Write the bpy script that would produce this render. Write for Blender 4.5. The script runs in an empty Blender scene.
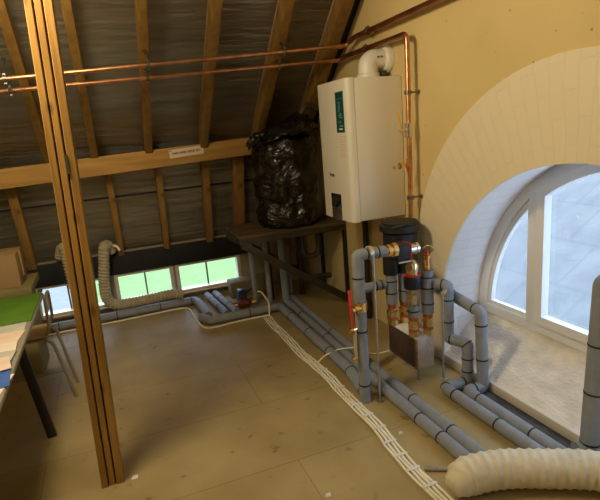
import bpy, bmesh, math, random
from mathutils import Vector, Matrix
from mathutils.geometry import tessellate_polygon
random.seed(7)
C = bpy.context.scene.collection
PI = math.pi
V = Vector

# ------------------------------------------------------------------ materials
def nodes_of(m):
    m.use_nodes = True
    nt = m.node_tree
    return nt, nt.nodes, nt.links, nt.nodes['Principled BSDF']

def sset(b, k, v):
    if k in b.inputs: b.inputs[k].default_value = v

def mat(name, col, rough=.6, metal=0., var=0., vscale=8., bump=0., bscale=40., col2=None, stretch=(1, 1, 1), spec=None, detail=4., coat=0.):
    m = bpy.data.materials.new(name)
    nt, N, L, b = nodes_of(m)
    b.inputs['Base Color'].default_value = (*col, 1)
    b.inputs['Roughness'].default_value = rough
    b.inputs['Metallic'].default_value = metal
    if spec is not None: sset(b, 'Specular IOR Level', spec)
    if coat: sset(b, 'Coat Weight', coat)
    tc = N.new('ShaderNodeTexCoord'); mp = N.new('ShaderNodeMapping')
    mp.inputs['Scale'].default_value = stretch
    L.new(tc.outputs['Object'], mp.inputs['Vector'])
    if var or col2:
        n = N.new('ShaderNodeTexNoise'); n.inputs['Scale'].default_value = vscale
        n.inputs['Detail'].default_value = detail
        L.new(mp.outputs['Vector'], n.inputs['Vector'])
        r = N.new('ShaderNodeValToRGB')
        r.color_ramp.elements[0].position = .3; r.color_ramp.elements[1].position = .7
        if col2 is None:
            r.color_ramp.elements[0].color = (*[c * (1 - var) for c in col], 1)
            r.color_ramp.elements[1].color = (*[min(1, c * (1 + var)) for c in col], 1)
        else:
            r.color_ramp.elements[0].color = (*col, 1); r.color_ramp.elements[1].color = (*col2, 1)
        L.new(n.outputs['Fac'], r.inputs['Fac']); L.new(r.outputs['Color'], b.inputs['Base Color'])
    if bump:
        n2 = N.new('ShaderNodeTexNoise'); n2.inputs['Scale'].default_value = bscale; n2.inputs['Detail'].default_value = detail
        L.new(mp.outputs['Vector'], n2.inputs['Vector'])
        bp = N.new('ShaderNodeBump'); bp.inputs['Strength'].default_value = bump; bp.inputs['Distance'].default_value = .02
        L.new(n2.outputs['Fac'], bp.inputs['Height']); L.new(bp.outputs['Normal'], b.inputs['Normal'])
    return m

def wood(name, c1, c2, axis='X', rough=.65, scale=9.):
    s = {'X': (.12, 1, 1), 'Y': (1, .12, 1), 'Z': (1, 1, .1)}[axis]
    m = mat(name, c1, rough, col2=c2, vscale=scale * 2, stretch=s, bump=.15, bscale=60, detail=6)
    nt, N, L, b = nodes_of(m)
    # dark knots and stains
    tc = N['Texture Coordinate']
    mp = N.new('ShaderNodeMapping'); mp.inputs['Scale'].default_value = {'X': (.5, 1, 1), 'Y': (1, .5, 1), 'Z': (1, 1, .5)}[axis]
    L.new(tc.outputs['Object'], mp.inputs['Vector'])
    v = N.new('ShaderNodeTexVoronoi'); v.inputs['Scale'].default_value = 9
    L.new(mp.outputs['Vector'], v.inputs['Vector'])
    r = N.new('ShaderNodeValToRGB'); r.color_ramp.elements[0].position = .06; r.color_ramp.elements[1].position = .16
    r.color_ramp.elements[0].color = (.3, .3, .3, 1); r.color_ramp.elements[1].color = (1, 1, 1, 1)
    L.new(v.outputs['Distance'], r.inputs['Fac'])
    mx = N.new('ShaderNodeMix'); mx.data_type = 'RGBA'; mx.blend_type = 'MULTIPLY'; mx.inputs[0].default_value = .8
    src = b.inputs['Base Color'].links[0].from_socket
    L.new(src, mx.inputs[6]); L.new(r.outputs['Color'], mx.inputs[7]); L.new(mx.outputs[2], b.inputs['Base Color'])
    return m

M = {}
M['post'] = wood('post_wood', (.20, .100, .016), (.44, .235, .046), 'Z', .55)
M['postdark'] = wood('post_wood_brown', (.17, .07, .015), (.36, .16, .03), 'Z', .6)
M['beam'] = wood('beam_wood', (.33, .18, .045), (.50, .28, .075), 'X', .7)
M['rafter'] = wood('rafter_wood', (.19, .10, .022), (.32, .18, .04), 'Z', .7)
M['plank'] = wood('plank_wood', (.06, .038, .02), (.13, .08, .04), 'X', .75)
M['black'] = mat('black_paint', (.012, .012, .014), .6)
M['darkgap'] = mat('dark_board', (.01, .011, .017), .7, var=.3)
M['copper'] = mat('copper', (.66, .34, .19), .34, 1., var=.25, vscale=14)
M['coppershade'] = mat('shaded_copper', (.42, .19, .10), .42, 1., var=.3, vscale=10)  # darker copper for the wall runs, their shade put into the colour
M['brass'] = mat('brass', (.80, .58, .25), .24, 1., var=.15, vscale=60)
M['rust'] = mat('copper_fitting', (.62, .20, .10), .35, 1., var=.2, vscale=60)
M['rustd'] = mat('brazed_copper', (.30, .17, .10), .45, .6, var=.3, vscale=50)
M['steel'] = mat('galvanised_steel', (.55, .57, .6), .35, 1., var=.1, vscale=40)
M['clip'] = mat('clip_steel', (.22, .20, .18), .35, .9)
M['dsteel'] = mat('dark_steel', (.07, .055, .04), .55, .5, var=.3)
M['chrome'] = mat('nickel', (.78, .76, .72), .2, 1.)
M['insul'] = mat('grey_foam', (.235, .255, .295), .62, var=.1, vscale=20, bump=.1, bscale=60)
M['tie'] = mat('black_tape', (.01, .01, .012), .5)
M['boiler'] = mat('white_enamel', (.80, .76, .68), .32)
M['grey'] = mat('seam_grey', (.12, .11, .1), .6)
M['teal'] = mat('teal_print', (.004, .075, .075), .35)
M['teal2'] = mat('pale_teal_print', (.14, .30, .27), .4)
M['pink'] = mat('pink_print', (.75, .52, .44), .5)
M['panel'] = mat('black_glossy_plastic', (.012, .014, .02), .15)
M['brownp'] = mat('brown_plastic', (.07, .05, .035), .3)
M['white'] = mat('white_plastic', (.80, .78, .72), .35, var=.03)
M['soot'] = mat('soot', (.05, .045, .04), .8)
M['redp'] = mat('red_plastic', (.65, .03, .025), .35)
M['yellowp'] = mat('yellow_plastic', (.72, .45, .05), .4)
M['epp'] = mat('black_foam', (.010, .011, .015), .5, bump=.2, bscale=200)
M['plates'] = None
M['cream'] = mat('cream_cable', (.90, .86, .72), .45)
M['frame'] = mat('white_frame_paint', (.78, .78, .77), .4, var=.03)
M['eframe'] = mat('cream_frame_paint', (.60, .55, .46), .5, var=.08)
M['green'] = mat('green_mat', (.075, .18, .010), .7, var=.15, vscale=5)
M['tabletop'] = mat('table_edge', (.30, .27, .22), .5)
M['tleg'] = mat('table_leg_black', (.022, .022, .024), .45)
M['paper'] = mat('paper_white', (.78, .72, .66), .8, var=.06, vscale=9)
M['paperp'] = mat('paper_pink', (.76, .60, .52), .8, var=.1, vscale=7)
M['paperb'] = mat('paper_blue', (.05, .13, .50), .6, var=.2, vscale=6)
M['paperg'] = mat('paper_grey', (.50, .49, .47), .8, var=.15, vscale=12)
M['card'] = mat('cardboard', (.32, .21, .10), .85, var=.08, vscale=6)
M['olive'] = mat('olive_board', (.22, .19, .075), .8, var=.1)
M['chairtube'] = mat('cream_tube', (.30, .25, .16), .35, .3)
M['chairseat'] = mat('tan_seat', (.50, .38, .20), .45, var=.1)
M['hose'] = mat('cream_hose', (.66, .60, .45), .7, var=.1, vscale=14, bump=.3, bscale=30)
M['hoseg'] = mat('grey_hose', (.42, .37, .27), .75, var=.12, vscale=10)
M['navy'] = mat('navy_plastic', (.012, .025, .06), .4)
M['redcast'] = mat('red_cast', (.13, .02, .014), .5)
M['ply'] = mat('plywood', (.20, .155, .075), .8, var=.15, vscale=5)
M['floorstrip'] = mat('dark_grey_floor', (.05, .05, .052), .9, var=.4, vscale=12)
M['sillboard'] = mat('sill_board_paint', (.62, .56, .46), .55, var=.06)
M['sign'] = mat('sign_white', (.72, .60, .44), .5)
M['signtext'] = mat('sign_text_brown', (.20, .08, .04), .6)
M['paleblue'] = mat('scrap_white', (.75, .73, .70), .6)

# plaster wall
def plaster():
    m = mat('yellow_plaster', (.65, .505, .235), .85, col2=(.71, .56, .275), vscale=2.5, bump=.22, bscale=9)
    nt, N, L, b = nodes_of(m)
    v = N.new('ShaderNodeTexNoise'); v.inputs['Scale'].default_value = 26; v.inputs['Detail'].default_value = 1
    L.new(N['Texture Coordinate'].outputs['Object'], v.inputs['Vector'])
    r = N.new('ShaderNodeValToRGB'); r.color_ramp.elements[0].position = .20; r.color_ramp.elements[1].position = .25
    r.color_ramp.elements[0].color = (.45, .4, .33, 1); r.color_ramp.elements[1].color = (1, 1, 1, 1)
    L.new(v.outputs['Fac'], r.inputs['Fac'])
    mx = N.new('ShaderNodeMix'); mx.data_type = 'RGBA'; mx.blend_type = 'MULTIPLY'; mx.inputs[0].default_value = .8
    src = b.inputs['Base Color'].links[0].from_socket
    L.new(src, mx.inputs[6]); L.new(r.outputs['Color'], mx.inputs[7]); L.new(mx.outputs[2], b.inputs['Base Color'])
    return m
M['plaster'] = plaster()

# painted brick in polar coordinates round the arch centre (object origin sits on the centre)
def polar_brick(name, col, colm, W=.25, Hh=.082, radial=True, bumps=.5):
    m = bpy.data.materials.new(name); nt, N, L, b = nodes_of(m)
    b.inputs['Roughness'].default_value = .6
    tc = N.new('ShaderNodeTexCoord'); sp = N.new('ShaderNodeSeparateXYZ'); L.new(tc.outputs['Object'], sp.inputs[0])
    def mth(op, a, c=None):
        n = N.new('ShaderNodeMath'); n.operation = op
        for i, x in enumerate((a, c)):
            if x is None: continue
            if isinstance(x, (int, float)): n.inputs[i].default_value = x
            else: L.new(x, n.inputs[i])
        return n.outputs[0]
    y, z, x = sp.outputs['Y'], sp.outputs['Z'], sp.outputs['X']
    ang = mth('MULTIPLY', mth('ARCTAN2', z, y), 1.1)
    rad = mth('SQRT', mth('ADD', mth('MULTIPLY', y, y), mth('MULTIPLY', z, z)))
    cb = N.new('ShaderNodeCombineXYZ')
    if radial: L.new(rad, cb.inputs[0])
    else: L.new(x, cb.inputs[0])
    L.new(ang, cb.inputs[1])
    # a little waviness
    nz = N.new('ShaderNodeTexNoise'); nz.inputs['Scale'].default_value = 6; L.new(tc.outputs['Object'], nz.inputs['Vector'])
    sc = N.new('ShaderNodeVectorMath'); sc.operation = 'SCALE'; sc.inputs['Scale'].default_value = .03; L.new(nz.outputs['Color'], sc.inputs[0])
    ad = N.new('ShaderNodeVectorMath'); L.new(cb.outputs[0], ad.inputs[0]); L.new(sc.outputs[0], ad.inputs[1])
    bt = N.new('ShaderNodeTexBrick'); L.new(ad.outputs[0], bt.inputs['Vector'])
    bt.inputs['Scale'].default_value = 1; bt.inputs['Mortar Size'].default_value = .005; bt.inputs['Mortar Smooth'].default_value = .6
    bt.inputs['Brick Width'].default_value = W; bt.inputs['Row Height'].default_value = Hh
    bt.inputs['Color1'].default_value = (*col, 1); bt.inputs['Color2'].default_value = (*[c * .97 for c in col], 1); bt.inputs['Mortar'].default_value = (*colm, 1)
    L.new(bt.outputs['Color'], b.inputs['Base Color'])
    n2 = N.new('ShaderNodeTexNoise'); n2.inputs['Scale'].default_value = 18; n2.inputs['Detail'].default_value = 5; L.new(tc.outputs['Object'], n2.inputs['Vector'])
    h = mth('SUBTRACT', mth('MULTIPLY', n2.outputs['Fac'], .5), bt.outputs['Fac'])
    bp = N.new('ShaderNodeBump'); bp.inputs['Strength'].default_value = bumps; bp.inputs['Distance'].default_value = .008
    L.new(h, bp.inputs['Height']); L.new(bp.outputs['Normal'], b.inputs['Normal'])
    return m
M['archbrick'] = polar_brick('cream_painted_brick', (.82, .725, .54), (.79, .695, .51), W=.24, Hh=.064, bumps=.28)
M['reveal'] = polar_brick('white_painted_brick', (.88, .87, .88), (.80, .80, .82), radial=False, bumps=.5)

def floor_mat():
    m = bpy.data.materials.new('chipboard_floor'); nt, N, L, b = nodes_of(m)
    b.inputs['Roughness'].default_value = .5; sset(b, 'Specular IOR Level', .35)
    tc = N.new('ShaderNodeTexCoord'); mp = N.new('ShaderNodeMapping'); L.new(tc.outputs['Object'], mp.inputs['Vector'])
    mp.inputs['Location'].default_value = (-.672, -2.09, 0)
    n = N.new('ShaderNodeTexNoise'); n.inputs['Scale'].default_value = 2.2; n.inputs['Detail'].default_value = 8; L.new(mp.outputs[0], n.inputs['Vector'])
    r = N.new('ShaderNodeValToRGB'); e = r.color_ramp.elements
    e[0].position = .3; e[0].color = (.285, .212, .088, 1); e[1].position = .72; e[1].color = (.44, .338, .160, 1)
    L.new(n.outputs['Fac'], r.inputs['Fac'])
    bt = N.new('ShaderNodeTexBrick'); L.new(mp.outputs[0], bt.inputs['Vector'])
    bt.inputs['Scale'].default_value = 1; bt.inputs['Brick Width'].default_value = 2.4; bt.inputs['Row Height'].default_value = .6
    bt.inputs['Mortar Size'].default_value = .0022; bt.inputs['Mortar Smooth'].default_value = .3
    bt.inputs['Color1'].default_value = (1, 1, 1, 1); bt.inputs['Color2'].default_value = (.95, .95, .95, 1); bt.inputs['Mortar'].default_value = (.55, .5, .45, 1)
    mx = N.new('ShaderNodeMix'); mx.data_type = 'RGBA'; mx.blend_type = 'MULTIPLY'; mx.inputs[0].default_value = 1
    L.new(r.outputs['Color'], mx.inputs[6]); L.new(bt.outputs['Color'], mx.inputs[7])
    # scuffs and stains
    n3 = N.new('ShaderNodeTexNoise'); n3.inputs['Scale'].default_value = 11; n3.inputs['Detail'].default_value = 3; L.new(tc.outputs['Object'], n3.inputs['Vector'])
    r3 = N.new('ShaderNodeValToRGB'); r3.color_ramp.elements[0].position = .27; r3.color_ramp.elements[1].position = .36
    r3.color_ramp.elements[0].color = (.6, .56, .5, 1); r3.color_ramp.elements[1].color = (1, 1, 1, 1); L.new(n3.outputs['Fac'], r3.inputs['Fac'])
    m2 = N.new('ShaderNodeMix'); m2.data_type = 'RGBA'; m2.blend_type = 'MULTIPLY'; m2.inputs[0].default_value = 1
    L.new(mx.outputs[2], m2.inputs[6]); L.new(r3.outputs['Color'], m2.inputs[7]); L.new(m2.outputs[2], b.inputs['Base Color'])
    n2 = N.new('ShaderNodeTexNoise'); n2.inputs['Scale'].default_value = 60; n2.inputs['Detail'].default_value = 6; L.new(tc.outputs['Object'], n2.inputs['Vector'])
    bp = N.new('ShaderNodeBump'); bp.inputs['Strength'].default_value = .12; bp.inputs['Distance'].default_value = .01
    L.new(n2.outputs['Fac'], bp.inputs['Height']); L.new(bp.outputs['Normal'], b.inputs['Normal'])
    return m
M['floor'] = floor_mat()

def foil():
    m = bpy.data.materials.new('foil_membrane'); nt, N, L, b = nodes_of(m)
    b.inputs['Roughness'].default_value = .36; b.inputs['Metallic'].default_value = .75
    tc = N.new('ShaderNodeTexCoord')
    mp = N.new('ShaderNodeMapping'); mp.inputs['Scale'].default_value = (.5, 4, 4); L.new(tc.outputs['Object'], mp.inputs['Vector'])
    n = N.new('ShaderNodeTexNoise'); n.inputs['Scale'].default_value = 3.; n.inputs['Detail'].default_value = 5; L.new(mp.outputs[0], n.inputs['Vector'])
    r = N.new('ShaderNodeValToRGB'); e = r.color_ramp.elements
    e[0].position = .3; e[0].color = (.24, .215, .17, 1); e[1].position = .72; e[1].color = (.38, .365, .32, 1)
    L.new(n.outputs['Fac'], r.inputs['Fac']); L.new(r.outputs['Color'], b.inputs['Base Color'])
    n2 = N.new('ShaderNodeTexNoise'); n2.inputs['Scale'].default_value = 6; n2.inputs['Detail'].default_value = 4; L.new(mp.outputs[0], n2.inputs['Vector'])
    bp = N.new('ShaderNodeBump'); bp.inputs['Strength'].default_value = .55; bp.inputs['Distance'].default_value = .03
    L.new(n2.outputs['Fac'], bp.inputs['Height']); L.new(bp.outputs['Normal'], b.inputs['Normal'])
    return m
M['foil'] = foil()

def plastic_wrap():
    m = bpy.data.materials.new('black_plastic_sheet'); nt, N, L, b = nodes_of(m)
    b.inputs['Base Color'].default_value = (.006, .005, .004, 1); b.inputs['Roughness'].default_value = .13
    sset(b, 'Specular IOR Level', .7)
    tc = N.new('ShaderNodeTexCoord')
    mp = N.new('ShaderNodeMapping'); mp.inputs['Scale'].default_value = (1, 1, 1.7); L.new(tc.outputs['Object'], mp.inputs['Vector'])
    n = N.new('ShaderNodeTexNoise'); n.inputs['Scale'].default_value = 4; n.inputs['Detail'].default_value = 4; n.inputs['Roughness'].default_value = .5
    if 'Distortion' in n.inputs: n.inputs['Distortion'].default_value = 1.5
    L.new(mp.outputs[0], n.inputs['Vector'])
    bp = N.new('ShaderNodeBump'); bp.inputs['Strength'].default_value = 1; bp.inputs['Distance'].default_value = .06
    L.new(n.outputs['Fac'], bp.inputs['Height']); L.new(bp.outputs['Normal'], b.inputs['Normal'])
    return m
M['wrap'] = plastic_wrap()

def plate_mat():
    m = bpy.data.materials.new('copper_plates'); nt, N, L, b = nodes_of(m)
    b.inputs['Roughness'].default_value = .4; b.inputs['Metallic'].default_value = .5
    tc = N.new('ShaderNodeTexCoord')
    w = N.new('ShaderNodeTexWave'); w.bands_direction = 'Y'; w.inputs['Scale'].default_value = 22; w.inputs['Distortion'].default_value = .2
    L.new(tc.outputs['Object'], w.inputs['Vector'])
    r = N.new('ShaderNodeValToRGB'); e = r.color_ramp.elements
    e[0].color = (.055, .034, .026, 1); e[1].color = (.20, .125, .095, 1); L.new(w.outputs['Fac'], r.inputs['Fac']); L.new(r.outputs['Color'], b.inputs['Base Color'])
    bp = N.new('ShaderNodeBump'); bp.inputs['Strength'].default_value = .6; bp.inputs['Distance'].default_value = .004
    L.new(w.outputs['Fac'], bp.inputs['Height']); L.new(bp.outputs['Normal'], b.inputs['Normal'])
    return m
M['plates'] = plate_mat()
M['endplate'] = mat('steel_end_plate', (.60, .52, .48), .42, .6, var=.2, vscale=30, stretch=(8, 1, 1))

def glass_mat():
    m = bpy.data.materials.new('window_glass'); m.use_nodes = True
    nt = m.node_tree; N = nt.nodes; L = nt.links; N.clear()
    out = N.new('ShaderNodeOutputMaterial'); t = N.new('ShaderNodeBsdfTransparent'); g = N.new('ShaderNodeBsdfGlossy')
    t.inputs['Color'].default_value = (.93, .97, 1, 1); g.inputs['Roughness'].default_value = .03
    mx = N.new('ShaderNodeMixShader'); mx.inputs[0].default_value = .04; L.new(t.outputs[0], mx.inputs[1]); L.new(g.outputs[0], mx.inputs[2])
    L.new(mx.outputs[0], out.inputs['Surface'])
    return m
M['glass'] = glass_mat()

def slate_mat():
    m = bpy.data.materials.new('slate_tiles'); nt, N, L, b = nodes_of(m)
    b.inputs['Roughness'].default_value = .6
    tc = N.new('ShaderNodeTexCoord'); mp = N.new('ShaderNodeMapping'); L.new(tc.outputs['Object'], mp.inputs['Vector'])
    mp.inputs['Rotation'].default_value = (0, 0, PI / 2)
    bt = N.new('ShaderNodeTexBrick'); L.new(mp.outputs[0], bt.inputs['Vector'])
    bt.inputs['Scale'].default_value = 1; bt.inputs['Brick Width'].default_value = .9; bt.inputs['Row Height'].default_value = .8
    bt.inputs['Mortar Size'].default_value = .04; bt.inputs['Mortar Smooth'].default_value = 1.0
    bt.inputs['Color1'].default_value = (.115, .132, .150, 1); bt.inputs['Color2'].default_value = (.102, .124, .146, 1); bt.inputs['Mortar'].default_value = (.088, .108, .130, 1)
    n = N.new('ShaderNodeTexNoise'); n.inputs['Scale'].default_value = 2.5; n.inputs['Detail'].default_value = 8; L.new(tc.outputs['Object'], n.inputs['Vector'])
    r = N.new('ShaderNodeValToRGB'); r.color_ramp.elements[0].position = .3; r.color_ramp.elements[0].color = (.62, .66, .72, 1); r.color_ramp.elements[1].position = .65; r.color_ramp.elements[1].color = (1.0, 1.0, 1.0, 1)
    L.new(n.outputs['Fac'], r.inputs['Fac'])
    mx = N.new('ShaderNodeMix'); mx.data_type = 'RGBA'; mx.blend_type = 'MULTIPLY'; mx.inputs[0].default_value = 1
    L.new(bt.outputs['Color'], mx.inputs[6]); L.new(r.outputs['Color'], mx.inputs[7]); L.new(mx.outputs[2], b.inputs['Base Color'])
    return m
M['slate'] = slate_mat()
M['lawn'] = mat('lawn_grass', (.125, .215, .060), .9, col2=(.165, .245, .100), vscale=3.5, detail=8)
M['drive'] = mat('driveway_gravel', (.17, .185, .20), .9, var=.1, vscale=5)
M['sillcarpet'] = mat('sill_render', (.74, .68, .59), .9, var=.13, vscale=14, bump=.4, bscale=70, stretch=(1, .6, 1))

# ------------------------------------------------------------------ mesh builder
class MB:
    def __init__(s): s.bm = bmesh.new()
    def _add(s, verts, faces):
        vs = [s.bm.verts.new(v) for v in verts]
        for f in faces:
            try: s.bm.faces.new([vs[i] for i in f])
            except ValueError: pass
        return vs
    def box(s, x0, x1, y0, y1, z0, z1, bev=0., mtx=None, seg=2):
        b = bmesh.new(); bmesh.ops.create_cube(b, size=1)
        for v in b.verts: v.co = V(((x0 + x1) / 2 + v.co.x * (x1 - x0), (y0 + y1) / 2 + v.co.y * (y1 - y0), (z0 + z1) / 2 + v.co.z * (z1 - z0)))
        if bev: bmesh.ops.bevel(b, geom=b.edges[:], offset=bev, segments=seg, affect='EDGES', profile=.5)
        if mtx: bmesh.ops.transform(b, matrix=mtx, verts=b.verts)
        b.verts.index_update()
        s._add([v.co.copy() for v in b.verts], [[v.index for v in f.verts] for f in b.faces]); b.free(); return s
    def beam(s, p, q, w, d, up=(0, 0, 1), bev=0.):
        """a straight beam from p to q, w wide sideways, d deep along up"""
        p, q = V(p), V(q); ax = (q - p); ln = ax.length; ax.normalize()
        side = ax.cross(V(up)).normalized(); u = side.cross(ax).normalized()
        m = Matrix(((side.x, ax.x, u.x, p.x), (side.y, ax.y, u.y, p.y), (side.z, ax.z, u.z, p.z), (0, 0, 0, 1)))
        return s.box(-w / 2, w / 2, 0, ln, -d / 2, d / 2, bev, m)
    def prism(s, poly, x0, x1):
        n = len(poly); vs = [(x0, *p) for p in poly] + [(x1, *p) for p in poly]
        s._add(vs, [list(range(n))[::-1], list(range(n, 2 * n))] + [[i, (i + 1) % n, n + (i + 1) % n, n + i] for i in range(n)]); return s
    def ring(s, outer, inner, x0, x1):
        """a closed frame between two outlines (y,z) with the same number of points"""
        n = len(outer)
        vs = [(x0, *p) for p in outer] + [(x0, *p) for p in inner] + [(x1, *p) for p in outer] + [(x1, *p) for p in inner]
        f = []
        for i in range(n):
            j = (i + 1) % n
            f += [[i, j, n + j, n + i], [2 * n + i, 3 * n + i, 3 * n + j, 2 * n + j], [i, 2 * n + i, 2 * n + j, j], [n + i, n + j, 3 * n + j, 3 * n + i]]
        s._add(vs, f); return s
    def tube(s, path, r, seg=14, cap=True, rf=None, rk=None):
        path = [V(p) for p in path]; n = len(path)
        t0 = (path[1] - path[0]).normalized()
        nrm = t0.orthogonal().normalized(); rings = []
        for i, p in enumerate(path):
            if i == 0: t = t0
            elif i == n - 1: t = (path[-1] - path[-2]).normalized()
            else: t = ((path[i] - path[i - 1]).normalized() + (path[i + 1] - path[i]).normalized()).normalized()
            nrm = (nrm - t * nrm.dot(t)).normalized(); bn = t.cross(nrm)
            rings.append([p + (nrm * math.cos(2 * PI * k / seg) + bn * math.sin(2 * PI * k / seg)) * (rk(i, k) if rk else (rf(i) if rf else r)) for k in range(seg)])
        vs = [v for rg in rings for v in rg]; f = []
        for i in range(n - 1):
            for k in range(seg):
                k2 = (k + 1) % seg; f.append([i * seg + k, i * seg + k2, (i + 1) * seg + k2, (i + 1) * seg + k])
        if cap: f += [list(range(seg))[::-1], list(range((n - 1) * seg, n * seg))]
        s._add(vs, f); return s
    def cyl(s, p, q, r, seg=18): return s.tube([p, q], r, seg)
    def lathe(s, prof, c, seg=32, axis='Z'):
        """prof: list of (radius, height) from c along axis"""
        vs = []; n = len(prof)
        for r, h in prof:
            for k in range(seg):
                a = 2 * PI * k / seg; u, w = r * math.cos(a), r * math.sin(a)
                o = (u, w, h) if axis == 'Z' else ((h, u, w) if axis == 'X' else (u, h, w))
                vs.append(V(c) + V(o))
        f = []
        for i in range(n - 1):
            for k in range(seg):
                k2 = (k + 1) % seg; f.append([i * seg + k, i * seg + k2, (i + 1) * seg + k2, (i + 1) * seg + k])
        f += [list(range(seg))[::-1], list(range((n - 1) * seg, n * seg))]
        s._add(vs, f); return s
    def poly3(s, vs): s._add(vs, [list(range(len(vs)))]); return s
    def build(s, name, m, parent=None, base=(0, 0, 0), smooth=35, recalc=True):
        if recalc: bmesh.ops.recalc_face_normals(s.bm, faces=s.bm.faces[:])
        org = V(base)
        if parent is not None:
            org = V((0, 0, 0)); p = parent
            while p is not None: org += V(p.location); p = p.parent
        for v in s.bm.verts: v.co -= org
        me = bpy.data.meshes.new(name); s.bm.to_mesh(me); s.bm.free()
        me.materials.append(m)
        if smooth:
            me.shade_smooth(); me.set_sharp_from_angle(angle=math.radians(smooth))
        o = bpy.data.objects.new(name, me); C.objects.link(o)
        if parent is not None: o.parent = parent
        else: o.location = V(base)
        return o

def tag(o, label=None, cat=None, group=None, kind=None):
    if label: o['label'] = label
    if cat: o['category'] = cat
    if group: o['group'] = group
    if kind: o['kind'] = kind
    return o
def thing(name, loc, label, cat, group=None):
    o = bpy.data.objects.new(name, None); C.objects.link(o); o.location = V(loc); o.empty_display_size = .05
    return tag(o, label, cat, group)
def fillet(pts, r, n=6):
    pts = [V(p) for p in pts]; out = [pts[0]]
    for i in range(1, len(pts) - 1):
        a, b, c = pts[i - 1], pts[i], pts[i + 1]
        d1, d2 = (a - b), (c - b); rr = min(r, d1.length * .49, d2.length * .49)
        p, q = b + d1.normalized() * rr, b + d2.normalized() * rr
        for k in range(n + 1):
            t = k / n; out.append(p * (1 - t) ** 2 + b * 2 * t * (1 - t) + q * t * t)
    out.append(pts[-1]); return out
def resample(path, step):
    path = [V(p) for p in path]; out = [path[0]]; need = step
    for a, b in zip(path, path[1:]):
        d = (b - a).length; pos = 0
        while d - pos >= need:
            pos += need; out.append(a.lerp(b, pos / d)); need = step
        need -= d - pos
    return out
def spline(pts, n=16):
    pts = [V(p) for p in pts]; P = [pts[0] * 2 - pts[1]] + pts + [pts[-1] * 2 - pts[-2]]; out = []
    for i in range(1, len(P) - 2):
        a, b, c, d = P[i - 1:i + 3]
        for k in range(n):
            t = k / n
            out.append(.5 * ((2 * b) + (c - a) * t + (2 * a - 5 * b + 4 * c - d) * t * t + (3 * b - a - 3 * c + d) * t ** 3))
    out.append(pts[-1]); return out

# ------------------------------------------------------------------ camera
R0 = ((0.92729527, -0.36535246, -0.0814927), (-0.15924511, -0.18800123, -0.96917312), (0.33876906, 0.91168696, -0.23251324))
EYE = V((0, 0, 1.6))
cam = bpy.data.cameras.new('camera'); co = bpy.data.objects.new('camera', cam); C.objects.link(co)
r_, d_, f_ = (V(x) for x in R0)
co.matrix_world = Matrix(((r_.x, -d_.x, -f_.x, EYE.x), (r_.y, -d_.y, -f_.y, EYE.y), (r_.z, -d_.z, -f_.z, EYE.z), (0, 0, 0, 1)))
cam.sensor_fit = 'HORIZONTAL'; cam.sensor_width = 36; cam.lens = 30; cam.clip_start = .02
bpy.context.scene.camera = co

# ------------------------------------------------------------------ shell
W = 1.95; XL = -3.0
RS = lambda y: 5.611 - .866 * y                      # upper roof membrane
def struct(o): o['kind'] = 'structure'; return o
fm = MB(); fm.poly3([(XL, -1.2, 0), (W, -1.2, 0), (W, 5.0, 0), (XL, 5.0, 0)]); struct(fm.build('floor', M['floor']))
g = MB(); g.box(1.815, W, .66, 2.24, .0005, .004); struct(g.build('trim_5', M['floorstrip']))  # flat dark grey strip laid over the floor along the sill
prof = [(5.0, 0), (5.0, .60), (5.06, .58), (4.74, 1.506), (1.9, 3.965), (-.94, 1.506), (-1.2, .6), (-1.2, 0)]
c_ = MB()
for a, b in zip(prof[2:6], prof[3:7]):
    N = 24 if a[0] > 1.9 else 4
    c_.poly3([(XL, *a), (W, *a), (W, *b), (XL, *b)])
c_.poly3([(XL, 5.0, .60), (W, 5.0, .60), (W, 5.06, .58), (XL, 5.06, .58)])
struct(c_.build('ceiling', M['foil'], smooth=0))
w_ = MB(); w_.poly3([(XL, *p) for p in prof]); struct(w_.build('wall_left', M['plaster'], smooth=0))
w_ = MB(); w_.poly3([(XL, -1.2, 0), (W, -1.2, 0), (W, -1.2, .6), (XL, -1.2, .6)]); struct(w_.build('wall_front', M['plaster'], smooth=0))

# gable wall with the arched opening
AY, AZ, AR = 1.62, .371, .987
def arc(cy, cz, r, n=48, z0=None):
    """outline of an arched opening: from right foot over the top to the left foot"""
    pts = [(cy + r * math.cos(PI * k / n), cz + r * math.sin(PI * k / n)) for k in range(n + 1)]
    if z0 is not None: pts = [(cy + r, z0)] + pts + [(cy - r, z0)]
    return pts
open_w = arc(AY, AZ, AR, 48, 0.0)                     # at the wall face
def tess(outer, holes, x):
    polys = [[V((p[0], p[1], 0)) for p in pl] for pl in [outer] + holes]
    flat = [p for pl in polys for p in pl]
    tris = tessellate_polygon(polys); m = MB()
    m._add([(x, p.x, p.y) for p in flat], [list(t) for t in tris]); return m
outl = [prof[-1], prof[-2], prof[-3], prof[-4], prof[3], prof[2], prof[1], prof[0]]
# the opening reaches the floor, so the wall is one outline that walks round it
wall_poly = [(-1.2, 0)] + open_w[::-1] + [(5.0, 0), (5.0, .60), (5.06, .58), (4.74, 1.506), (1.9, 3.965), (-.94, 1.506), (-1.2, .6)]
struct(tess(wall_poly, [], W).build('wall_right', M['plaster'], smooth=0, recalc=True))
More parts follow.
